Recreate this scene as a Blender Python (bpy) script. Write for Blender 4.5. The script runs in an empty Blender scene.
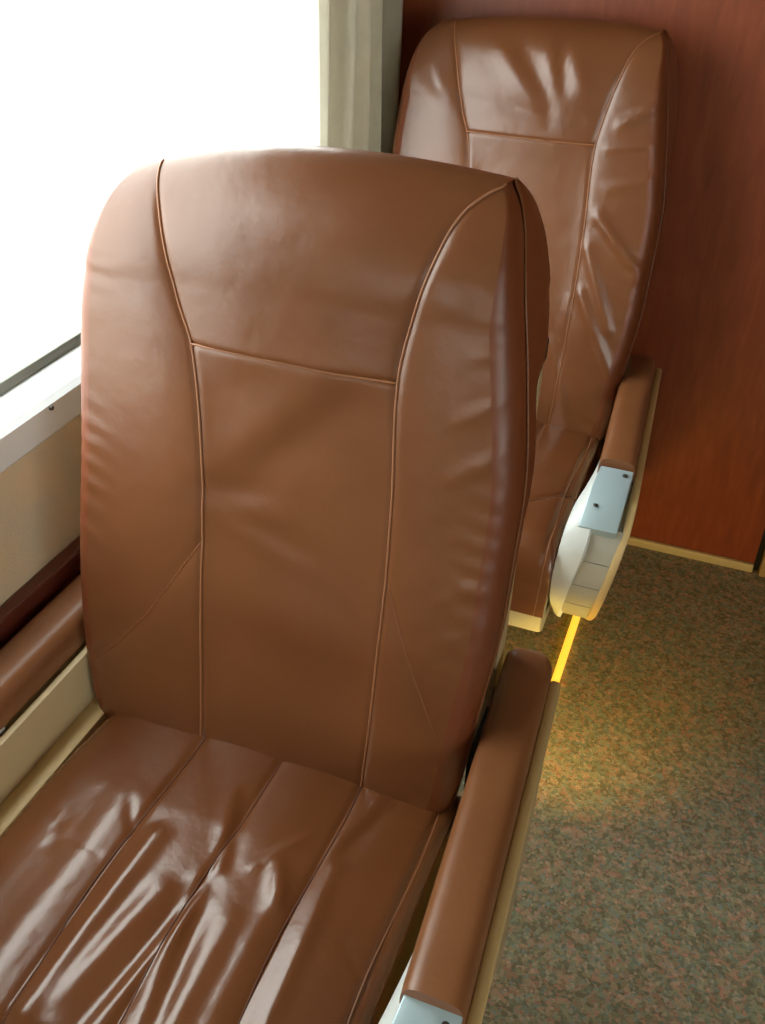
import bpy, bmesh, math, random
from mathutils import Vector, Matrix
random.seed(7)
C = bpy.context.scene.collection
PI = math.pi

# ------------------------------------------------------------------ camera, sky, exposure
scn = bpy.context.scene
F_PX = 960.63
YAW, PITCH, ROLL = -0.349702, 0.603747, 0.027091
def cam_rot():
    ca, sa = math.cos(YAW), math.sin(YAW); cb, sb = math.cos(PITCH), math.sin(PITCH); cc, sc = math.cos(ROLL), math.sin(ROLL)
    B = Matrix(((1,0,0),(0,0,-1),(0,1,0)))
    return Matrix(((cc,-sc,0),(sc,cc,0),(0,0,1))) @ Matrix(((1,0,0),(0,cb,-sb),(0,sb,cb))) @ B @ Matrix(((ca,-sa,0),(sa,ca,0),(0,0,1)))
R = cam_rot()
cd = bpy.data.cameras.new('camera'); cam = bpy.data.objects.new('camera', cd); C.objects.link(cam)
cd.sensor_fit = 'VERTICAL'; cd.sensor_height = 36; cd.lens = 36 * F_PX / 1024; cd.clip_start = .02
M4 = Matrix(((R[0][0], -R[1][0], -R[2][0]), (R[0][1], -R[1][1], -R[2][1]), (R[0][2], -R[1][2], -R[2][2]))).to_4x4()
M4.translation = (0, 0, 1.4)
cam.matrix_world = M4
cd.dof.use_dof = False
scn.camera = cam

w = bpy.data.worlds.new('sky'); scn.world = w; w.use_nodes = True
bg = w.node_tree.nodes['Background']
bg.inputs[0].default_value = (1.0, .98, .94, 1); bg.inputs[1].default_value = 7.0     # bright even overcast
scn.view_settings.view_transform = 'Standard'; scn.view_settings.look = 'None'; scn.view_settings.gamma = 1
scn.view_settings.exposure = 0.5

def portal(name, x, y0, y1, z0, z1, face):
    l = bpy.data.lights.new(name, 'AREA'); l.shape = 'RECTANGLE'; l.size = z1 - z0; l.size_y = y1 - y0
    l.cycles.is_portal = True
    o = bpy.data.objects.new(name, l); C.objects.link(o)
    o.location = (x, (y0 + y1) / 2, (z0 + z1) / 2); o.rotation_euler = (0, -face * PI / 2, 0)
WX = -.79                                   # inner face of the window wall
WZ0, WZ1 = .80, 1.60
WIN_L = [(.28, 1.86), (-2.90, -1.40), (-4.80, -3.40)]
WIN_R = [(-1.90, -.30), (-3.90, -2.30)]
RX = 1.95
for i, (a, b) in enumerate(WIN_L): portal('daylight_portal', WX - .05, a, b, WZ0, WZ1, 1)
for i, (a, b) in enumerate(WIN_R): portal('daylight_portal', RX + .05, a, b, WZ0, WZ1, -1)

# ------------------------------------------------------------------ materials
def nd(nt, t, **k):
    n = nt.nodes.new(t)
    for a, b in k.items(): setattr(n, a, b)
    return n
def ramp(nt, stops, interp='LINEAR'):
    r = nd(nt, 'ShaderNodeValToRGB'); e = r.color_ramp; e.interpolation = interp
    while len(e.elements) < len(stops): e.elements.new(.5)
    for el, (p, c) in zip(e.elements, stops): el.position = p; el.color = (*c, 1)
    return r
def mat(name, col, rough=.5, metal=0, noise=None, bump=None, coat=0, spec=.5, emis=None, rvar=0):
    """col2/noise: (scale, detail, colour b); bump: (scale, strength, distance)"""
    m = bpy.data.materials.new(name); m.use_nodes = True; nt = m.node_tree; L = nt.links
    b = nt.nodes['Principled BSDF']
    b.inputs['Base Color'].default_value = (*col, 1); b.inputs['Roughness'].default_value = rough
    b.inputs['Metallic'].default_value = metal; b.inputs['Coat Weight'].default_value = coat
    b.inputs['Specular IOR Level'].default_value = spec
    tc = nd(nt, 'ShaderNodeTexCoord')
    if noise:
        n = nd(nt, 'ShaderNodeTexNoise'); n.inputs['Scale'].default_value = noise[0]; n.inputs['Detail'].default_value = noise[1]
        L.new(tc.outputs['Object'], n.inputs['Vector'])
        r = ramp(nt, [(.3, col), (.7, noise[2])]); L.new(n.outputs['Fac'], r.inputs[0]); L.new(r.outputs[0], b.inputs['Base Color'])
        if rvar:
            mr = nd(nt, 'ShaderNodeMapRange'); mr.inputs[3].default_value = rough - rvar; mr.inputs[4].default_value = rough + rvar
            L.new(n.outputs['Fac'], mr.inputs[0]); L.new(mr.outputs[0], b.inputs['Roughness'])
    if bump:
        n2 = nd(nt, 'ShaderNodeTexNoise'); n2.inputs['Scale'].default_value = bump[0]; n2.inputs['Detail'].default_value = 4
        L.new(tc.outputs['Object'], n2.inputs['Vector'])
        bp = nd(nt, 'ShaderNodeBump'); bp.inputs['Strength'].default_value = bump[1]; bp.inputs['Distance'].default_value = bump[2]
        L.new(n2.outputs['Fac'], bp.inputs['Height']); L.new(bp.outputs[0], b.inputs['Normal'])
    if emis:
        b.inputs['Emission Color'].default_value = (*emis[0], 1); b.inputs['Emission Strength'].default_value = emis[1]
    return m
def leather(name, c1, c2, rough):
    m = bpy.data.materials.new(name); m.use_nodes = True; nt = m.node_tree; L = nt.links; b = nt.nodes['Principled BSDF']
    tc = nd(nt, 'ShaderNodeTexCoord')
    n = nd(nt, 'ShaderNodeTexNoise'); n.inputs['Scale'].default_value = 6; n.inputs['Detail'].default_value = 2
    L.new(tc.outputs['Object'], n.inputs['Vector'])
    r = ramp(nt, [(.3, c1), (.72, c2)]); L.new(n.outputs['Fac'], r.inputs[0]); L.new(r.outputs[0], b.inputs['Base Color'])
    b.inputs['Roughness'].default_value = rough
    v = nd(nt, 'ShaderNodeTexVoronoi', feature='DISTANCE_TO_EDGE'); v.inputs['Scale'].default_value = 420
    L.new(tc.outputs['Object'], v.inputs['Vector'])
    n3 = nd(nt, 'ShaderNodeTexNoise'); n3.inputs['Scale'].default_value = 28; n3.inputs['Detail'].default_value = 3
    L.new(tc.outputs['Object'], n3.inputs['Vector'])
    bp = nd(nt, 'ShaderNodeBump'); bp.inputs['Strength'].default_value = .10; bp.inputs['Distance'].default_value = .0006
    L.new(v.outputs['Distance'], bp.inputs['Height'])
    b2 = nd(nt, 'ShaderNodeBump'); b2.inputs['Strength'].default_value = .18; b2.inputs['Distance'].default_value = .006
    L.new(n3.outputs['Fac'], b2.inputs['Height']); L.new(bp.outputs[0], b2.inputs['Normal']); L.new(b2.outputs[0], b.inputs['Normal'])
    b.inputs['Specular IOR Level'].default_value = .6
    return m
LEA = leather('brown_leather', (.138, .046, .0155), (.172, .061, .021), .31)
LEA_S = leather('shiny_brown_leather', (.130, .043, .0145), (.165, .058, .020), .23)
LEA_P = leather('lighter_armrest_leather', (.205, .078, .028), (.26, .105, .040), .36)  # armrest pads in a lighter tan than the backrest
LEA_E = leather('edge_leather', (.145, .035, .0095), (.180, .047, .013), .42)
SEAM = mat('seam_thread_leather', (.30, .125, .055), .40)
SEAM_E = mat('edge_seam_leather', (.22, .075, .025), .4)
SEAM_D = mat('dark_seam', (.10, .032, .014), .6)
BEIGE = mat('beige_moulded_plastic', (.53, .41, .225), .42, noise=(9, 3, (.58, .45, .26)))
CREAM = mat('yellowed_plastic_ledge', (.60, .44, .20), .45)
PLATE = mat('blue_grey_painted_metal', (.42, .56, .62), .30, metal=.25, bump=(300, .1, .0004))
WHITEP = mat('white_painted_metal', (.72, .78, .78), .28)
GREYP = mat('grey_plastic', (.40, .40, .34), .45)
DARKM = mat('dark_metal', (.05, .045, .04), .5, metal=.5)
BLACK = mat('black_rubber', (.012, .012, .012), .6)
ALU = mat('window_aluminium', (.74, .80, .84), .40, metal=.1)
GASK = mat('grey_gasket', (.24, .26, .23), .55)
WALLF = mat('tan_wall_carpet', (.66, .50, .31), .9, noise=(14, 4, (.56, .49, .36)), bump=(260, .5, .002))
WHITEW = mat('cream_wall_panel', (.42, .35, .25), .6)
WALLD = mat('brown_wall_panel', (.25, .15, .08), .6)
MAHO = mat('mahogany_rail', (.085, .018, .010), .3, noise=(20, 4, (.13, .03, .016)))
CURT = mat('olive_beige_curtain', (.50, .475, .40), .9, noise=(30, 3, (.58, .55, .47)), bump=(500, .3, .001))
def _translucent(m, k):
    nt = m.node_tree; L = nt.links; b = nt.nodes['Principled BSDF']; out = nt.nodes['Material Output']
    t = nd(nt, 'ShaderNodeBsdfTranslucent'); t.inputs[0].default_value = (.80, .76, .67, 1)
    x = nd(nt, 'ShaderNodeMixShader'); x.inputs[0].default_value = k
    L.new(b.outputs[0], x.inputs[1]); L.new(t.outputs[0], x.inputs[2]); L.new(x.outputs[0], out.inputs[0])
_translucent(CURT, .32)
STRIPM = mat('pale_floor_trim', (.62, .48, .22), .45, bump=(90, .2, .001))
JAMB = mat('beige_door_jamb', (.48, .33, .14), .45)
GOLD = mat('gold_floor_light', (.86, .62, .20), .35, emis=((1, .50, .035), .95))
ADDED_LENS = mat('added_lamp_lens', (1, .8, .35), .4, emis=((1, .58, .12), 26))  # glowing lens of the added lamp under the near armrest
CONC = mat('pale_ballast', (.5, .5, .48), .9, noise=(3, 5, (.4, .4, .38)))

def wood():
    m = bpy.data.materials.new('red_mahogany_veneer'); m.use_nodes = True; nt = m.node_tree; L = nt.links; b = nt.nodes['Principled BSDF']
    tc = nd(nt, 'ShaderNodeTexCoord'); mp = nd(nt, 'ShaderNodeMapping'); mp.inputs['Scale'].default_value = (9, 9, 1.6)
    L.new(tc.outputs['Object'], mp.inputs[0])
    n = nd(nt, 'ShaderNodeTexNoise'); n.inputs['Scale'].default_value = 6; n.inputs['Detail'].default_value = 7; n.inputs['Distortion'].default_value = .6
    L.new(mp.outputs[0], n.inputs['Vector'])
    r = ramp(nt, [(.25, (.20, .040, .011)), (.55, (.26, .055, .016)), (.8, (.32, .078, .024))])
    L.new(n.outputs['Fac'], r.inputs[0]); L.new(r.outputs[0], b.inputs['Base Color'])
    b.inputs['Roughness'].default_value = .42
    return m
WOOD = wood()
def carpet():
    m = bpy.data.materials.new('speckled_carpet'); m.use_nodes = True; nt = m.node_tree; L = nt.links; b = nt.nodes['Principled BSDF']
    tc = nd(nt, 'ShaderNodeTexCoord')
    def vor(s):
        v = nd(nt, 'ShaderNodeTexVoronoi'); v.inputs['Scale'].default_value = s*1.35; L.new(tc.outputs['Object'], v.inputs['Vector'])
        sp = nd(nt, 'ShaderNodeSeparateColor'); L.new(v.outputs['Color'], sp.inputs[0]); return sp
    a = vor(135); c = vor(62)
    r1 = ramp(nt, [(0, (.10, .085, .042)), (.22, (.21, .17, .085)), (.42, (.095, .125, .085)), (.58, (.28, .115, .065)), (.70, (.16, .17, .10)), (.84, (.30, .22, .14)), (.94, (.13, .19, .17))], 'CONSTANT')
    L.new(a.outputs[0], r1.inputs[0])
    r2 = ramp(nt, [(0, (.12, .10, .055)), (.35, (.17, .17, .10)), (.62, (.27, .15, .09)), (.85, (.14, .16, .12))], 'CONSTANT')
    L.new(c.outputs[1], r2.inputs[0])
    mx = nd(nt, 'ShaderNodeMix', data_type='RGBA'); mx.inputs[0].default_value = .45
    L.new(r1.outputs[0], mx.inputs[6]); L.new(r2.outputs[0], mx.inputs[7]); 
    hs = nd(nt, 'ShaderNodeHueSaturation'); hs.inputs['Value'].default_value = 1.75; hs.inputs['Saturation'].default_value = .85; L.new(mx.outputs[2], hs.inputs['Color']); L.new(hs.outputs[0], b.inputs['Base Color'])
    b.inputs['Roughness'].default_value = .95; b.inputs['Specular IOR Level'].default_value = .15
    n = nd(nt, 'ShaderNodeTexNoise'); n.inputs['Scale'].default_value = 330; n.inputs['Detail'].default_value = 3; L.new(tc.outputs['Object'], n.inputs['Vector'])
    bp = nd(nt, 'ShaderNodeBump'); bp.inputs['Strength'].default_value = .8; bp.inputs['Distance'].default_value = .004
    L.new(n.outputs['Fac'], bp.inputs['Height']); L.new(bp.outputs[0], b.inputs['Normal'])
    return m
CARP = carpet()
def glass():
    m = bpy.data.materials.new('window_glass'); m.use_nodes = True; nt = m.node_tree; L = nt.links
    nt.nodes.remove(nt.nodes['Principled BSDF']); out = nt.nodes['Material Output']
    t = nd(nt, 'ShaderNodeBsdfTransparent'); t.inputs[0].default_value = (.93, .96, .95, 1)
    g = nd(nt, 'ShaderNodeBsdfGlossy'); g.inputs['Roughness'].default_value = .02
    x = nd(nt, 'ShaderNodeMixShader'); x.inputs[0].default_value = .07; L.new(t.outputs[0], x.inputs[1]); L.new(g.outputs[0], x.inputs[2]); L.new(x.outputs[0], out.inputs[0])
    return m
GLASS = glass()

# ------------------------------------------------------------------ mesh helpers
def link_mesh(name, verts, faces, m, parent=None, smooth=True):
    me = bpy.data.meshes.new(name); me.from_pydata([tuple(v) for v in verts], [], faces); me.validate(); me.update()
    bm = bmesh.new(); bm.from_mesh(me); bmesh.ops.recalc_face_normals(bm, faces=bm.faces); bm.to_mesh(me); bm.free()
    me.materials.append(m)
    for p in me.polygons: p.use_smooth = smooth
    o = bpy.data.objects.new(name, me); C.objects.link(o)
    if parent: o.parent = parent
    return o
def from_bm(name, bm, m, parent=None, smooth=False):
    me = bpy.data.meshes.new(name); bmesh.ops.recalc_face_normals(bm, faces=bm.faces); bm.to_mesh(me); bm.free()
    me.materials.append(m)
    for p in me.polygons: p.use_smooth = smooth
    if smooth:
        try: me.set_sharp_from_angle(angle=math.radians(40))
        except Exception: pass
    o = bpy.data.objects.new(name, me); C.objects.link(o)
    if parent: o.parent = parent
    return o
def add_box(bm, x0, x1, y0, y1, z0, z1, bev=0, seg=2):
    vs = [bm.verts.new((x, y, z)) for x in (x0, x1) for y in (y0, y1) for z in (z0, z1)]
    fs = [bm.faces.new([vs[i] for i in f]) for f in ((0,1,3,2),(4,6,7,5),(0,4,5,1),(2,3,7,6),(0,2,6,4),(1,5,7,3))]
    if bev:
        es = list({e for f in fs for e in f.edges})
        bmesh.ops.bevel(bm, geom=es, offset=bev, segments=seg, affect='EDGES', profile=.5)
def box(name, m, x0, x1, y0, y1, z0, z1, bev=0, parent=None, seg=2):
    bm = bmesh.new(); add_box(bm, x0, x1, y0, y1, z0, z1, bev, seg); return from_bm(name, bm, m, parent, bool(bev))
def add_prism(bm, pts, x0, x1, bev=0, seg=2):
    """extrude a (y,z) outline along x"""
    a = [bm.verts.new((x0, y, z)) for y, z in pts]; b = [bm.verts.new((x1, y, z)) for y, z in pts]
    n = len(pts); f0 = bm.faces.new(a); f1 = bm.faces.new(b[::-1])
    for i in range(n): bm.faces.new((a[i], b[i], b[(i+1) % n], a[(i+1) % n]))
    if bev:
        bmesh.ops.bevel(bm, geom=list(f0.edges) + list(f1.edges), offset=bev, segments=seg, affect='EDGES', profile=.5)
def tube(name, pts, r, m, parent=None, n=6):
    pts = [Vector(p) for p in pts]; vs = []; fs = []
    for i, p in enumerate(pts):
        t = (pts[min(i+1, len(pts)-1)] - pts[max(i-1, 0)]).normalized()
        a = t.cross(Vector((.13, .97, .2))); 
        if a.length < .05: a = t.cross(Vector((1, 0, 0)))
        a.normalize(); b = t.cross(a)
        for k in range(n): q = 2*PI*k/n; vs.append(p + a*(r*math.cos(q)) + b*(r*math.sin(q)))
    for i in range(len(pts)-1):
        for k in range(n): fs.append((i*n+k, i*n+(k+1) % n, (i+1)*n+(k+1) % n, (i+1)*n+k))
    fs.append(tuple(range(n))); fs.append(tuple(range((len(pts)-1)*n, len(pts)*n)))
    return link_mesh(name, vs, fs, m, parent)
def empty(name, loc, rz=0):
    o = bpy.data.objects.new(name, None); C.objects.link(o); o.location = loc; o.rotation_euler = (0, 0, rz); o.empty_display_size = .1; return o
def tag(o, label, cat, group=None):
    o['label'] = label; o['category'] = cat
    if group: o['group'] = group
    return o
def struct(o): o['kind'] = 'structure'; return o
def interp(tab, v):
    if v <= tab[0][0]: return tab[0][1]
    for (a, fa), (b, fb) in zip(tab, tab[1:]):
        if v <= b:
            t = (v - a) / (b - a); return fa + (fb - fa) * t
    return tab[-1][1]
def smooth_interp(tab, v):
    if v <= tab[0][0]: return tab[0][1]
    if v >= tab[-1][0]: return tab[-1][1]
    n = len(tab)
    for i in range(n - 1):
        if v <= tab[i+1][0]:
            x0, y0 = tab[i]; x1, y1 = tab[i+1]; h = x1 - x0; t = (v - x0) / h
            m0 = (y1 - tab[i-1][1]) / (x1 - tab[i-1][0]) if i > 0 else (y1 - y0) / h
            m1 = (tab[i+2][1] - y0) / (tab[i+2][0] - x0) if i + 2 < n else (y1 - y0) / h
            return (2*t**3 - 3*t**2 + 1)*y0 + (t**3 - 2*t*t + t)*h*m0 + (-2*t**3 + 3*t*t)*y1 + (t**3 - t*t)*h*m1
def wrinkle(segs, x, z):
    """sum of ridges, grooves (g) and folds (f) in the plane of a panel: (kind, x0, z0, x1, z1, width, height)"""
    s = 0
    for k, x0, z0, x1, z1, wd, amp in segs:
        dx, dz = x1 - x0, z1 - z0; L2 = dx*dx + dz*dz
        t = ((x - x0)*dx + (z - z0)*dz) / L2
        e = 0 if 0 <= t <= 1 else (t if t < 0 else t - 1)
        L = math.sqrt(L2); d = ((x - x0)*dz - (z - z0)*dx) / L
        q = (d*d + (e*L)**2) / (wd*wd)
        if q > 9: continue
        tc = min(1, max(0, t)); fall = math.exp(-q) * (.45 + .55*math.sin(PI*(.12 + .76*tc)))
        s += amp * fall * (d / wd * 1.6 if k == 'f' else 1)
    return s

# ------------------------------------------------------------------ setting
FRY = 2.02        # bulkhead
BKY = -5.0
struct(box('floor', CARP, WX - .1, RX + .1, BKY, FRY + .1, -.05, 0))
struct(box('ceiling', WHITEW, WX - .1, RX + .1, BKY, FRY + .1, 2.15, 2.2))
struct(box('wall_front', WOOD, WX - .02, .208, FRY, FRY + .04, 0, 2.15))
struct(box('wall_back', WHITEW, WX - .1, RX + .1, BKY - .05, BKY, 0, 2.15))
def side_wall(name, x0, x1, wins, m=WALLF):
    bm = bmesh.new()
    add_box(bm, x0, x1, BKY, FRY + .04, 0, WZ0 - .03); add_box(bm, x0, x1, BKY, FRY + .04, WZ1 + .03, 2.15)
    ys = [BKY] + [v for a, b in sorted(wins) for v in (a - .03, b + .03)] + [FRY + .04]
    for i in range(0, len(ys), 2): add_box(bm, x0, x1, ys[i], ys[i+1], WZ0 - .03, WZ1 + .03)
    struct(from_bm(name, bm, m))
side_wall('wall_left', WX - .08, WX, WIN_L)
side_wall('wall_right', RX, RX + .08, WIN_R, WALLD)
def window(n, a, b, sx):
    """sx=-1: left wall"""
    wl = WX if sx < 0 else RX
    X = lambda d: wl + sx*d      # d>0 = outwards
    fr = empty('window_%d' % n, (wl, (a+b)/2, WZ0)); struct(fr)
    oy, oz = (a+b)/2, WZ0
    def put(name, m, x0, x1, y0, y1, z0, z1, bev=0):
        x0, x1 = sorted((x0, x1)); return box(name, m, x0 - wl, x1 - wl, y0 - oy, y1 - oy, z0 - oz, z1 - oz, bev, fr)
    put('pane', GLASS, X(.050), X(.056), a - .02, b + .02, WZ0 + .02, WZ1 + .02)
    # aluminium frame: sloped sill ledge above a vertical face
    bm = bmesh.new()
    prof = [(.058, .824), (.034, .824), (-.002, .812), (-.010, .805), (-.010, .765), (-.004, .759), (.058, .759)]
    vs0 = []; vs1 = []
    for d, z in prof:
        vs0.append(bm.verts.new((X(d) - wl, a - .05 - oy, z - .004 - oz))); vs1.append(bm.verts.new((X(d) - wl, b + .05 - oy, z - .004 - oz)))
    k = len(prof)
    for i in range(k): bm.faces.new((vs0[i], vs1[i], vs1[(i+1) % k], vs0[(i+1) % k]))
    bm.faces.new(vs0); bm.faces.new(vs1[::-1])
    from_bm('sill', bm, ALU, fr)
    put('frame_post', ALU, X(-.012), X(.07), a - .05, a, WZ0 + .05, WZ1, .004)
    put('frame_post', ALU, X(-.012), X(.07), b, b + .05, WZ0 + .05, WZ1, .004)
    put('frame_head', ALU, X(-.012), X(.07), a - .05, b + .05, WZ1, WZ1 + .04, .004)
    put('gasket', GASK, X(.036), X(.050), a, b, WZ0 + .018, WZ0 + .036, .003)
    if n == 1:
        bm = bmesh.new(); bmesh.ops.create_cone(bm, cap_ends=True, segments=12, radius1=.0035, radius2=.003, depth=.004, matrix=Matrix.Translation((.0115, .877 - oy, .797 - oz)) @ Matrix.Rotation(PI/2, 4, 'Y'))
        from_bm('screw', bm, DARKM, fr)
for i, (a, b) in enumerate(WIN_L): window(i + 1, a, b, -1)
for i, (a, b) in enumerate(WIN_R): window(i + 4, a, b, 1)
# mahogany dado rail with a raised bead
bm = bmesh.new()
add_prism(bm, [(0, 0), (0, 0)][:0] or [(BKY, .545), (BKY, .580), (FRY, .580), (FRY, .545)], WX, WX + .022, .004)
add_prism(bm, [(BKY, .515), (BKY, .541), (FRY, .541), (FRY, .515)], WX, WX + .03, .004)
struct(from_bm('trim_1', bm, MAHO))
struct(box('baseboard_front', STRIPM, WX, .208, FRY - .012, FRY, 0, .022, .003))
# door opening beside the bulkhead
struct(box('trim_2', BLACK, .208, .222, FRY + .004, FRY + .06, 0, 2.15))
struct(box('trim_3', JAMB, .222, .275, FRY - .02, FRY + .06, 0, 2.15, .004))
struct(box('door_1', WOOD, .275, 1.15, FRY + .03, FRY + .06, 0, 2.15))
struct(box('trim_4', JAMB, 1.15, 1.20, FRY - .02, FRY + .06, 0, 2.15, .004))
struct(box('wall_front_right', WOOD, 1.20, RX, FRY, FRY + .04, 0, 2.15))
struct(box('ground', CONC, -60, 60, -60, 60, -1.3, -1.2))

# curtain
def curtain():
    root = empty('curtain', (-.735, 1.80, .70)); tag(root, 'olive beige pleated curtain gathered between the bright window and the wood bulkhead', 'curtain')
    nx, nz = 220, 24; y0, y1 = 1.628, 2.000
    vs = []; fs = []
    folds = [(0, .006), (.035, .020), (.085, -.026), (.14, .036), (.175, .030), (.205, -.020), (.26, -.028), (.33, .040), (.375, .030), (.41, -.018), (.47, -.026), (.55, .038),
             (.60, .030), (.64, -.020), (.70, -.026), (.78, .036), (.83, .028), (.87, -.018), (.93, -.012), (.97, .018), (1, .006)]
    for side in (0, 1):
        for j in range(nz + 1):
            z = .62 + (1.62 - .62) * j / nz
            for i in range(nx + 1):
                u = i / nx
                amp = smooth_interp(folds, u) * (1 + .12*math.sin(z*5 + u*9))
                y = y0 + (y1 - y0)*u + .008*math.sin(z*4 + u*21)
                x = -.738 + 1.0*amp + .004*math.sin(z*7)
                vs.append((x + (.0022 if side else 0) + .735, y - 1.80, z - .70))
    n = (nx+1)*(nz+1)
    for s in (0, 1):
        for j in range(nz):
            for i in range(nx):
                a = s*n + j*(nx+1) + i; fs.append((a, a+1, a+nx+2, a+nx+1))
    def rim(idx):
        for a, b in zip(idx, idx[1:]): fs.append((a, b, b+n, a+n))
    rim([i for i in range(nx+1)]); rim([nz*(nx+1)+i for i in range(nx+1)])
    rim([j*(nx+1) for j in range(nz+1)]); rim([j*(nx+1)+nx for j in range(nz+1)])
    link_mesh('curtain_cloth', vs, fs, CURT, root)
    tube('curtain_rail', [(.007, -1.7, .93), (.007, .2, .93)], .008, ALU, root, 10)
curtain()

# ------------------------------------------------------------------ seat
SX, SY = -.405, .60          # origin of the near seat on the floor; its parts are given in dx and world y of that seat
def V(dx, y, z): return (dx, y - SY, z)
WL = [(.40, .236), (.43, .262), (.47, .275), (.55, .283), (.68, .281), (.81, .275), (.93, .270), (1.03, .262), (1.08, .255), (1.11, .248), (1.135, .237), (1.15, .224), (1.16, .206)]
WR = [(.40, .212), (.43, .228), (.47, .236), (.57, .245), (.68, .256), (.76, .257), (.87, .256), (.97, .242), (1.03, .232), (1.08, .224), (1.12, .216), (1.145, .208), (1.16, .197)]
SL = [(.40, .100), (.60, .098), (.74, .097), (.845, .101), (.958, .114), (1.006, .131), (1.084, .152), (1.13, .166), (1.16, .176)]
SR = [(.40, .122), (.461, .123), (.587, .127), (.72, .129), (.838, .126), (.963, .120), (1.037, .131), (1.108, .150), (1.135, .163), (1.150, .178), (1.157, .189), (1.16, .197)]
ZT, ZB = 1.162, .40
def prof(z):
    """front y, rear y of the backrest at height z"""
    yf = .72 + .18*(z - .453) - .006*math.exp(-((z - .66)/.12)**2)
    yr = yf + smooth_interp([(.40, .085), (.60, .095), (.90, .098), (.95, .100), (.985, .120), (1.03, .130), (1.2, .130)], z)
    if z > 1.03:
        s = min(1, (z - 1.03) / (ZT - 1.03)); c = math.sqrt(max(0, 1 - s*s))
        ym = .905
        yf0 = .72 + .18*(1.03 - .453); yr0 = yf0 + .130
        yf = ym - (ym - yf0)*c + .18*(z - 1.03)*c*.35; yr = ym + (yr0 - ym)*c**.8
    if z < .45:
        s = (.45 - z)/.05; k = 1 - math.sqrt(max(0, 1 - s*s)); yf += .035*k; yr -= .03*k
    return yf, yr
def rows(ZS):
    zs = set()
    n = 96
    for i in range(n + 1): zs.add(round(.45 + (1.03 - .45)*i/n, 5))
    for i in range(9): zs.add(round(.45 - .05*math.sin(PI/2*i/8), 5))
    for i in range(1, 27): zs.add(round(1.03 + (ZT - 1.03)*math.sin(PI/2*i/26), 5))
    for d in (-.006, -.004, -.0025, -.0012, 0, .0012, .0025, .004, .006): zs.add(round(ZS + d, 5))
    return sorted(zs)
def cols(a, b, n, tight=True):
    return [a + (b - a)*((1 - math.cos(PI*i/n))/2 if tight else i/n) for i in range(n + 1)]
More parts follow.
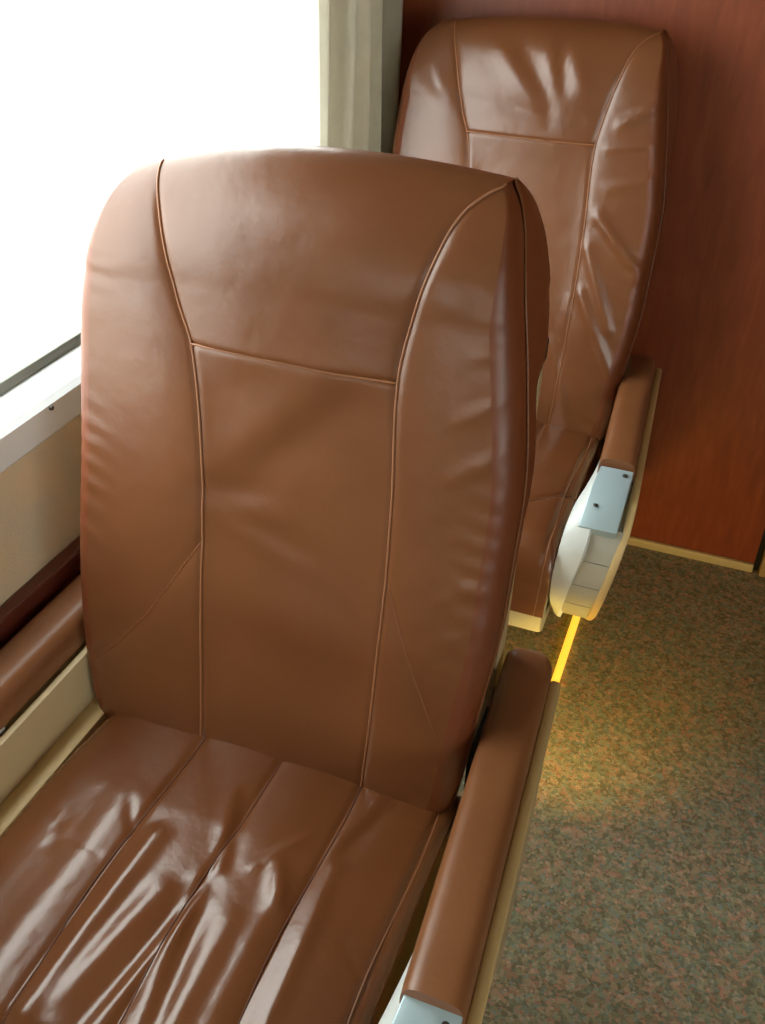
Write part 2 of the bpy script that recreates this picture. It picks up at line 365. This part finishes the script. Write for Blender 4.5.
def build_backrest(root, wr, tilt, pleat, ZS, dome):
    """one closed skin of rows (height) by columns (round the section), cut along its seams into sewn panels"""
    ROWS = rows(ZS)
    def sec(z, side):
        Wd = smooth_interp(WR if side > 0 else WL, z); s = smooth_interp(SR if side > 0 else SL, z)
        cr = .026 * (1 if z < 1.03 else max(.25, 1 - (z-1.03)/.16))
        return Wd, min(s, Wd - cr*.6), cr
    def xform(p):
        if p[2] > .96:
            k = min(1, (p[2] - .96)/.20); k = k*k*(3 - 2*k); q = p[0] - .05
            p = (p[0], p[1], p[2] - k*((.006 if dome > .03 else -.003) + (dome*(abs(q)/.25)**2.2 if q < 0 else .010*(q/.16)**2)))
        if tilt:
            c, s = math.cos(tilt), math.sin(tilt); y, z = p[1] - .75, p[2] - .45
            return (p[0], .75 + y*c + z*s, .45 - y*s + z*c)
        return p
    def front(x, z, cut=True):
        """point on the front face for a signed x"""
        sd = 1 if x > 0 else -1; Wd, s, cr = sec(z, sd); yf, yr = prof(z); ax = abs(x)
        hs = min(1, (ZT - z)/.05) if z > ZT - .05 else 1
        y = yf + .010*(ax/Wd)**2*hs
        if ax > Wd - cr:
            q = (ax - (Wd - cr))/cr; y += (1 - math.sqrt(max(0, 1 - q*q)))*min(.034, (yr - yf)*.35)
        bul = 0
        for sx in (s,):
            d = ax - sx
            y += .0018*math.exp(-(d/.0045)**2)*hs
            if 0 < d: bul += .007*(1 - math.exp(-d/.028))
        if ax < s:
            bul += .004*(1 - (ax/s)**4)*(1 if z > ZS else .4)
            y += .0018*math.exp(-((z - ZS)/.0035)**2)
            if z < ZS: y += .007*(1 - math.exp(-(ZS - z)/.05))*(1 - (ax/s)**6) * (1 if z > .6 else max(0, (z - .42)/.18))
        y -= bul*hs
        if ax > Wd - .07 and z < 1.08:
            k = math.exp(-((ax - (Wd - .028))/.022)**2)
            y -= pleat * k * math.sin(z*PI*2/.031 + 2.2*math.sin(z*23) + sd*(ax)*60) * (.55 + .45*math.sin(z*17 + 1))
        y -= wrinkle(wr, x, z)*hs
        return xform((x, y, z))
    NC, NB, NE = 44, 34, 8
    def side_pt(sd, z, k, n):
        """gusset from the front edge seam to the rear edge"""
        Wd, s, cr = sec(z, sd); yf, yr = prof(z); e = front(sd*Wd, z); u = k/n
        y0 = yf + .010 + min(.034, (yr - yf)*.35); 
        rear_in = smooth_interp([(.4, .020), (.80, .010), (.86, .003), (.95, .002), (.98, -.008), (1.1, -.010), (1.16, 0)], z) if sd > 0 else (.020 if z < .95 else .006)
        x = Wd - rear_in*u**1.5 + .004*math.sin(PI*u)
        y = y0 + (yr - .012*(1 if z < 1.05 else 0) - y0)*u
        if u > .75: x -= .016*((u - .75)/.25)**2 * min(1, (ZT - z)/.04)
        return xform((sd*x, y, z))
    def rear_pt(z, u):
        WLd, _, _ = sec(z, -1); WRd, _, _ = sec(z, 1); ri = (.020 if z < .95 else .006)
        a = side_pt(1, z, 1, 1)[0]; b = side_pt(-1, z, 1, 1)[0]; yf, yr = prof(z)
        y = yr - .012*(1 if z < 1.05 else 0)*(abs(2*u - 1)**8)
        return xform((a + (b - a)*u, y, z))
    def patch(name, fn, cs, rws, m, parent):
        vs = [fn(c, z) for z in rws for c in cs]; n = len(cs); fs = []
        for j in range(len(rws) - 1):
            for i in range(n - 1): fs.append((j*n+i, j*n+i+1, (j+1)*n+i+1, (j+1)*n+i))
        me = bpy.data.meshes.new(name); me.from_pydata([V(*v) for v in vs], [], fs); me.materials.append(m)
        for p in me.polygons: p.use_smooth = True
        o = bpy.data.objects.new(name, me); C.objects.link(o); o.parent = parent; return o
    rear = patch('backrest', lambda u, z: rear_pt(z, u), cols(0, 1, 20, False), ROWS, LEA_E, root)
    lo = [z for z in ROWS if z <= ZS]; hi = [z for z in ROWS if z >= ZS]
    def cen(u, z): 
        l, r = sec(z, -1)[1], sec(z, 1)[1]; return front(-l + (l + r)*u, z)
    patch('headrest_panel', cen, cols(0, 1, NC), hi, LEA, rear)
    patch('centre_panel', cen, cols(0, 1, NC), lo, LEA, rear)
    for sd in (-1, 1):
        def bol(u, z):
            Wd, s, cr = sec(z, sd); return front(sd*(s + (Wd - cr - s)*u), z)
        patch('side_bolster', bol, cols(0, 1, NB), ROWS, LEA, rear)
        def edge(u, z):
            Wd, s, cr = sec(z, sd); return front(sd*(Wd - cr + cr*math.sin(u*PI/2)), z)
        patch('edge_strip', edge, cols(0, 1, NE, False), ROWS, LEA_E, rear)
        patch('side_gusset', lambda u, z: side_pt(sd, z, u, 1), cols(0, 1, 10, False), ROWS, LEA_E, rear)
        # piping
        zz = [z for i, z in enumerate(ROWS) if z > .43 and z < ZT - .001]
        tube('seam_piping', [V(*(lambda p: (p[0], p[1] - .0006, p[2]))(front(sd*sec(z, sd)[1], z))) for z in zz], .0014, SEAM, rear)
        tube('edge_piping', [V(*(lambda p: (p[0], p[1], p[2]))(side_pt(sd, z, 0, 1))) for z in zz], .0016, SEAM_E, rear)
    l, r = sec(ZS, -1)[1], sec(ZS, 1)[1]
    tube('seam_piping', [V(*(lambda p: (p[0], p[1] - .0006, p[2]))(front(-l + (l + r)*i/40, ZS))) for i in range(41)], .0014, SEAM, rear)
    return rear, front, side_pt

CYF = .285   # cushion front
def build_cushion(root, wr, cross):
    """seat cushion: strips sewn side by side, rolling down at the front"""
    seams = [-.092, .016, .123, .222]
    XL, XR = -.242, .238
    def ctop(x, y):
        z = .458 + .010*math.exp(-((x - .02)/.2)**2) - .012*max(0, (y - .60)/.15)
        z += .010*math.sin(PI*min(1, max(0, (y - CYF)/.5)))*.4
        b = sorted([XL] + seams + [XR])
        for sx in seams[:3]: z -= .0020*math.exp(-((x - sx)/.005)**2)
        z -= .003*math.exp(-((x - seams[3])/.004)**2)
        for a, c in zip(b, b[1:]):
            if a <= x <= c and c - a > .05: z += .0022*math.sin(PI*(x - a)/(c - a))
        if x < XL + .05: q = (XL + .05 - x)/.05; z -= .022*(1 - math.sqrt(max(0, 1 - q*q)))
        if x > XR - .03: q = (x - XR + .03)/.03; z -= .018*(1 - math.sqrt(max(0, 1 - q*q)))
        z += wrinkle(wr, x, y)
        if cross:
            yc = cross[0] + cross[1]*(x - .15); z -= .004*math.exp(-((y - yc)/.004)**2)
        return z
    NR = 90
    path = []          # (y, drop) along front roll then top
    for i in range(12): path.append((CYF + .012*(i/11) - 0, .33 + .06*i/11, 1))
    for i in range(1, 12):
        a = PI/2*i/11; path.append((CYF + .012 + .05*(1 - math.cos(a)), .39, a))
    for i in range(1, NR + 1): path.append((CYF + .062 + (.765 - CYF - .062)*i/NR, None, 0))
    def pt(x, k):
        y, zz, a = path[k]
        if k < 12: return (x, y, zz)
        if k < 23: 
            zt = ctop(x, CYF + .062); return (x, y, .39 + (zt - .39)*math.sin(a))
        return (x, y, ctop(x, y))
    def strip(name, a, c, n, m, parent):
        xs = cols(a, c, n); vs = [V(*pt(x, k)) for k in range(len(path)) for x in xs]; w_ = len(xs); fs = []
        for j in range(len(path) - 1):
            for i in range(w_ - 1): fs.append((j*w_+i, j*w_+i+1, (j+1)*w_+i+1, (j+1)*w_+i))
        me = bpy.data.meshes.new(name); me.from_pydata(vs, [], fs); me.materials.append(m)
        for p in me.polygons: p.use_smooth = True
        o = bpy.data.objects.new(name, me); C.objects.link(o); o.parent = parent
    # boxing: sides, rear and underside
    vs = []; fs = []
    for X in (XL, XR):
        for k in range(len(path)):
            p = pt(X, k); vs.append(V(*p)); vs.append(V(X*.985, p[1], min(.33, p[2])))
    n = len(path)
    for s in (0, 1):
        for k in range(n - 1): a = s*2*n + 2*k; fs.append((a, a+1, a+3, a+2))
    for k in range(n - 1): fs.append((2*k+1, 2*n+2*k+1, 2*n+2*k+3, 2*k+3))
    fs.append((2*n-2, 2*n-1, 4*n-1, 4*n-2))
    me = bpy.data.meshes.new('seat_cushion'); me.from_pydata(vs, [], fs); me.materials.append(LEA_E)
    cu = bpy.data.objects.new('seat_cushion', me); C.objects.link(cu); cu.parent = root
    e = [XL] + seams + [XR]
    for a, c in zip(e, e[1:]): strip('cushion_panel', a, c, 30 if c - a > .05 else 8, LEA_S, cu)
    for sx in seams:
        tube('cushion_seam', [V(*(lambda p: (p[0], p[1], p[2] + .0002))(pt(sx + (.003*math.sin(k*.09)), k))) for k in range(len(path))], .0009, SEAM_D if sx != seams[3] else SEAM, cu)
    if cross:
        tube('cushion_seam', [V(*(lambda x: (x, cross[0] + cross[1]*(x - .15), ctop(x, cross[0] + cross[1]*(x - .15)) + .0004))(XL + .01 + (XR - XL - .02)*i/60)) for i in range(61)], .0014, SEAM_D, cu)
    return cu

def build_armrest(root, sd, xf, toe, pad=(.450, .938)):
    """aisle or window armrest: moulded side frame, leather pad, cover plate with screws. xf: x of the inner edge at the pad front"""
    # local frame: u = across (0 inner .. ), y, z
    def X(u, y): return xf + sd*(u) + toe*(y - .45)
    def shear(o, splay=True):
        for v in o.data.vertices:
            y = v.co.y + SY; u = v.co.x
            if splay and y < .60 and v.co.z < .50: u -= (.50 - v.co.z)*.17*min(1, (.60 - y)/.2)
            v.co.x = xf + sd*u + toe*(y - .45)
        if sd < 0: o.data.flip_normals()
        return o
    # side frame outline (y, z)
    prof_ = [(.922, .516), (.450, .520), (.400, .508), (.365, .482), (.345, .445), (.335, .405), (.336, .365), (.345, .325), (.365, .298), (.400, .275), (.480, .255), (.700, .240), (.870, .250), (.915, .290), (.925, .480)]
    P = [(y - SY, z) for y, z in prof_]
    bm = bmesh.new(); add_prism(bm, P, .004, .070, .006, 3)
    fr = shear(from_bm('armrest_frame', bm, BEIGE, root, True))
    # white inner rim, splayed towards the cushion at its front and curving down
    up = [(.004, .60, .518), (.006, .50, .524), (.010, .45, .540), (.010, .40, .530), (.010, .36, .506), (.007, .330, .462), (-.003, .322, .405), (-.012, .328, .35), (-.022, .352, .288)]
    lo = [(.002, .60, .505), (-.004, .52, .508), (-.014, .45, .505), (-.024, .40, .500), (-.031, .355, .483), (-.036, .330, .440), (-.039, .328, .39), (-.038, .342, .33), (-.030, .366, .285)]
    def fine(t): 
        r = []
        for i in range(len(t) - 1):
            for k in range(4): r.append(tuple(smooth_interp([(j, t[j][c]) for j in range(len(t))], i + k/4) for c in range(3)))
        return r + [t[-1]]
    up, lo = fine(up), fine(lo); n = len(up); vs = []; fs = []
    for (a, b) in zip(up, lo):
        mid = ((a[0] + b[0])/2 - .003, (a[1] + b[1])/2 - .002, (a[2] + b[2])/2 + .004)
        for p in (a, mid, b, (b[0] + .012, b[1] + .012, b[2] - .004), (a[0] + .006, a[1] + .012, a[2] - .012)): vs.append((p[0], p[1] - SY, p[2]))
    for i in range(n - 1):
        for k in range(5): fs.append((i*5+k, i*5+(k+1) % 5, (i+1)*5+(k+1) % 5, (i+1)*5+k))
    fs.append(tuple(range(5))); fs.append(tuple((n-1)*5+k for k in range(5)))
    inner = shear(link_mesh('inner_rim', vs, fs, WHITEP, fr), False); inner.data.set_sharp_from_angle(angle=math.radians(50))
    # outer moulded rim
    out = [(.925, .515), (.915, .530), (.455, .530), (.395, .518), (.355, .490), (.330, .450), (.320, .402), (.322, .355), (.335, .318), (.365, .285), (.385, .295), (.36, .33), (.348, .37), (.350, .405), (.366, .446), (.405, .480), (.46, .492), (.925, .495)]
    bm = bmesh.new(); add_prism(bm, [(y - SY, z) for y, z in out], .062, .076, .004, 2)
    shear(from_bm('outer_rim', bm, CREAM if sd > 0 else BEIGE, fr, True))
    # front block with fine seams
    fy = [(.288, .364), (.30, .352), (.325, .338), (.365, .326), (.405, .325), (.445, .333), (.478, .348), (.50, .362)]
    for i, (z0, z1) in enumerate(((.290, .338), (.3395, .386), (.3875, .434), (.4355, .490))):
        bm = bmesh.new()
        pr = [(smooth_interp(fy, z0 + (z1 - z0)*k/4) - SY, z0 + (z1 - z0)*k/4) for k in range(5)]
        add_prism(bm, pr + [(.43 - SY, z1), (.43 - SY, z0)], .012, .066, .0015); shear(from_bm('front_trim', bm, GREYP, fr, True))
    # cover plate following the slope
    top = [(.452, .541), (.405, .531), (.366, .507), (.345, .484)]
    pl = [(y - SY, z + .008) for y, z in top] + [(y - SY + .006, z - .014) for y, z in top[::-1]]
    bm = bmesh.new(); add_prism(bm, pl, .004, .060, .002, 2)
    for v in bm.verts: v.co.x -= (.452 - SY - v.co.y)*(.13 if v.co.x < .03 else .06)
    plate = shear(from_bm('cover_plate', bm, PLATE, fr, True))
    for (u, y, z) in ((.047, .437, .548), (.010, .372, .521)):
        bm = bmesh.new()
        bmesh.ops.create_cone(bm, cap_ends=True, segments=14, radius1=.0042, radius2=.0036, depth=.004, matrix=Matrix.Translation((u, y - SY, z)) @ Matrix.Rotation(-.25 if y > .4 else -.7, 4, 'X'))
        shear(from_bm('screw', bm, DARKM, fr, True))
    # leather pad: rounded along its length and at its rear end
    vs = []; fs = []; ny, nc = 48, 20; wd = .0315; xc = .031
    for j in range(ny + 1):
        t = j/ny; y = pad[0] + (pad[1] - pad[0])*t
        end = 1.0
        if y > pad[1] - .023: q = (y - pad[1] + .023)/.023; end = math.sqrt(max(.02, 1 - min(1, q)**2))
        if y < pad[0] + .008: end = .985
        h = .563 + .002*math.sin(t*PI) 
        for k in range(nc + 1):
            a = PI*(k/nc); ca, sa = math.cos(a), math.sin(a)
            ex = abs(ca)**.55*(1 if ca > 0 else -1); ez = abs(sa)**.42
            vs.append((xc - ex*wd*end, y - SY, .520 + (h - .520)*ez*(.55 + .45*end)))
    for j in range(ny):
        for k in range(nc): a = j*(nc+1)+k; fs.append((a, a+1, a+nc+2, a+nc+1))
        fs.append((j*(nc+1)+nc, j*(nc+1), (j+1)*(nc+1), (j+1)*(nc+1)+nc))
    fs.append(tuple(range(nc+1))); fs.append(tuple(ny*(nc+1)+k for k in range(nc+1)))
    pad = link_mesh('armrest_pad', vs, fs, LEA_P, fr); shear(pad)
    pad.data.set_sharp_from_angle(angle=math.radians(50))
    return fr

def build_seat(loc, wr_back, wr_cush, label, tilt=0, pleat=.0009, cross=None, seam_z=.961, dome=.034, pad=(.450, .938), shift=0, creases=()):
    root = empty('train_seat', loc); tag(root, label, 'seat', 'brown leather train seats in a row by the window')
    rear, front, side_pt = build_backrest(root, wr_back, tilt, pleat, seam_z, dome)
    rear.location.x += shift
    for path in creases:
        pts = []
        for (a, b), (c, d) in zip(path, path[1:]):
            for k in range(10): pts.append((a + (c - a)*k/10, b + (d - b)*k/10))
        tube('crease_seam', [V(*(lambda p: (p[0], p[1] - .0002, p[2]))(front(x, z))) for x, z in pts + [path[-1]]], .0008, SEAM_E, rear)
    cu = build_cushion(root, wr_cush, cross)
    build_armrest(root, 1, .270, -.055, pad)
    build_armrest(root, -1, -.291, .0)
    # hard back shell behind the cushion of the back
    bm = bmesh.new()
    pts = [(.835, .46), (.880, .50), (.935, .99), (.950, .985), (.925, .46)]
    add_prism(bm, [(y - SY, z) for y, z in pts], -.215, .241, .006)
    sh = from_bm('back_shell', bm, BEIGE, root, True)
    bm = bmesh.new(); add_box(bm, .226, .2435, .925 - SY, .944 - SY, .955, .982, .003); from_bm('recline_latch', bm, BLACK, sh, True)
    # beige side panel inside the window armrest, with its ledge
    bm = bmesh.new(); add_prism(bm, [(.20 - SY, .36), (.20 - SY, .515), (.97 - SY, .520), (.97 - SY, .36)], -.286, -.276, .002)
    sp = from_bm('side_panel', bm, BEIGE, root, True)
    bm = bmesh.new(); add_prism(bm, [(.20 - SY, .40), (.20 - SY, .440), (.76 - SY, .440), (.76 - SY, .40)], -.278, -.246, .006)
    from_bm('panel_ledge', bm, CREAM, sp, True)
    for x0, x1 in ((.236, .262), (-.282, -.250)):  # black boxes added to keep the gap beside the backrest dark
        bm = bmesh.new(); add_box(bm, x0, x1, .785 - SY, .915 - SY, .34, .496, .004); from_bm('dark_gap_filler', bm, BLACK, root, True)
    # frame under the cushion, brackets and pedestal
    bm = bmesh.new(); add_box(bm, -.235, .235, .33 - SY, .86 - SY, .290, .328, .006); fu = from_bm('seat_frame', bm, DARKM, root, True)
    for x in (-.20, .20):
        bm = bmesh.new(); add_prism(bm, [(.300 - SY, .330), (.305 - SY, .280), (.33 - SY, .262), (.42 - SY, .262), (.42 - SY, .330)], x - .035, x + .035, .005)
        from_bm('bracket', bm, GREYP, fu, True)
    for x in (-.12, .10):
        bm = bmesh.new(); add_prism(bm, [(.40 - SY, .0), (.46 - SY, .292), (.74 - SY, .292), (.82 - SY, .0)], x - .02, x + .02, .004)
        from_bm('leg', bm, DARKM, root, True)
    return root, front, side_pt

B1 = [('g', -.097, .736, -.17, .622, .006, -.0022), ('g', -.17, .622, -.254, .531, .006, -.0020),
      ('g', .13, .747, .167, .654, .006, -.0018), ('g', .167, .654, .207, .565, .006, -.0018),
      ('f', -.095, .786, -.015, .800, .018, .0022), ('f', .055, .938, -.060, .827, .030, .0035), ('g', -.047, .684, .082, .654, .040, .004),
      ('g', .126, 1.046, .160, 1.096, .030, .004), ('g', .185, .935, .228, .962, .008, .0016), ('g', .190, .877, .236, .911, .008, .0016), ('g', .197, .742, .247, .77, .008, .0013),
      ('g', .198, .689, .251, .717, .007, .0012), ('f', -.062, .769, .027, .742, .014, .0018), ('g', .19, 1.00, .235, 1.02, .007, .0010)]
B2 = [('g', .148, .858, .245, .764, .011, .0068), ('g', .142, .719, .225, .577, .010, .0068), ('g', .158, 1.012, .221, 1.052, .009, .0038),
      ('g', .157, .907, .24, .933, .010, .0025), ('g', .145, .972, .237, .989, .008, .0022), ('g', .139, .800, .205, .663, .010, .0058),
      ('g', .103, .617, .160, .457, .012, .0045), ('g', .118, .649, .123, .707, .008, .0025),
      ('f', -.059, 1.121, .006, 1.047, .020, .0060), ('f', .017, 1.150, .041, 1.058, .013, .0060), ('g', .023, 1.057, .032, 1.001, .012, -.0025),
      ('g', .059, 1.107, .084, 1.062, .016, .0040), ('g', -.204, 1.087, -.16, 1.033, .020, .0050), ('g', -.05, 1.02, .09, 1.01, .010, -.0015)]
C1 = [('f', .018, .509, -.011, .340, .013, -.0050), ('f', .018, .530, .050, .340, .013, .0045), ('g', -.062, .56, -.075, .30, .013, .0070), ('g', -.125, .60, -.130, .28, .022, .0040),
      ('g', .082, .578, .105, .53, .009, .0045), ('g', .185, .52, .224, .487, .004, -.0015), ('g', .142, .60, .152, .36, .010, .0040), ('g', .098, .56, .102, .30, .014, .0040),
      ('g', -.223, .559, -.171, .527, .004, -.0022), ('g', -.180, .560, -.165, .500, .003, -.0018), ('g', -.156, .525, -.109, .516, .004, -.0018),
      ('f', -.003, .648, .030, .552, .012, .0035), ('g', .067, .494, .066, .33, .016, .0045), ('g', -.132, .611, -.082, .541, .005, -.0018),
      ('g', .100, .627, .060, .564, .006, .0025), ('f', .16, .71, .137, .62, .012, .0030), ('g', -.02, .50, -.05, .36, .014, .0050)]
C2 = [('g', .10, .60, .12, .40, .020, .003), ('g', -.05, .60, -.04, .35, .020, .004), ('g', .19, .40, .20, .28, .02, .003)]
near, _, _ = build_seat((SX, SY, 0), B1, C1, 'near brown leather train seat with creased cushion, backed against the bright window',
    creases=([(-.097, .736), (-.135, .675), (-.17, .622), (-.215, .566), (-.25, .531)], [(.13, .747), (.150, .695), (.167, .654), (.207, .565)]))
build_seat((SX, SY + .98, 0), B2, C2, 'far brown leather train seat against the mahogany bulkhead, behind the near seat', tilt=.02, cross=(.41, .9), seam_z=.974, dome=.020, pad=(.458, .905), shift=.011)

# floor track and an added, unseen lamp that makes the carpet glow
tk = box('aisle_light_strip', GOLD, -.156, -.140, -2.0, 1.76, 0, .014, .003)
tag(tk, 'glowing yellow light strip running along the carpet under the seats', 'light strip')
lamp = box('added_glow_lamp', GREYP, -.025, .025, -.05, .02, -.02, .02, .004, near); lamp.location = (.285, .355, .30)
bm = bmesh.new(); add_box(bm, -.02, .02, .02, .026, -.018, .012, .002); from_bm('added_lamp_lens', bm, ADDED_LENS, lamp, True)
sl = bpy.data.lights.new('added_lamp_spot', 'SPOT'); sl.energy = 7; sl.color = (1, .62, .08); sl.spot_size = math.radians(85); sl.spot_blend = 1; sl.shadow_soft_size = .02
so = bpy.data.objects.new('added_lamp_spot', sl); C.objects.link(so); so.parent = lamp; so.location = (0.0, .035, -.01)
so.rotation_euler = Vector((.03, .50, -.235)).to_track_quat('-Z', 'Y').to_euler()
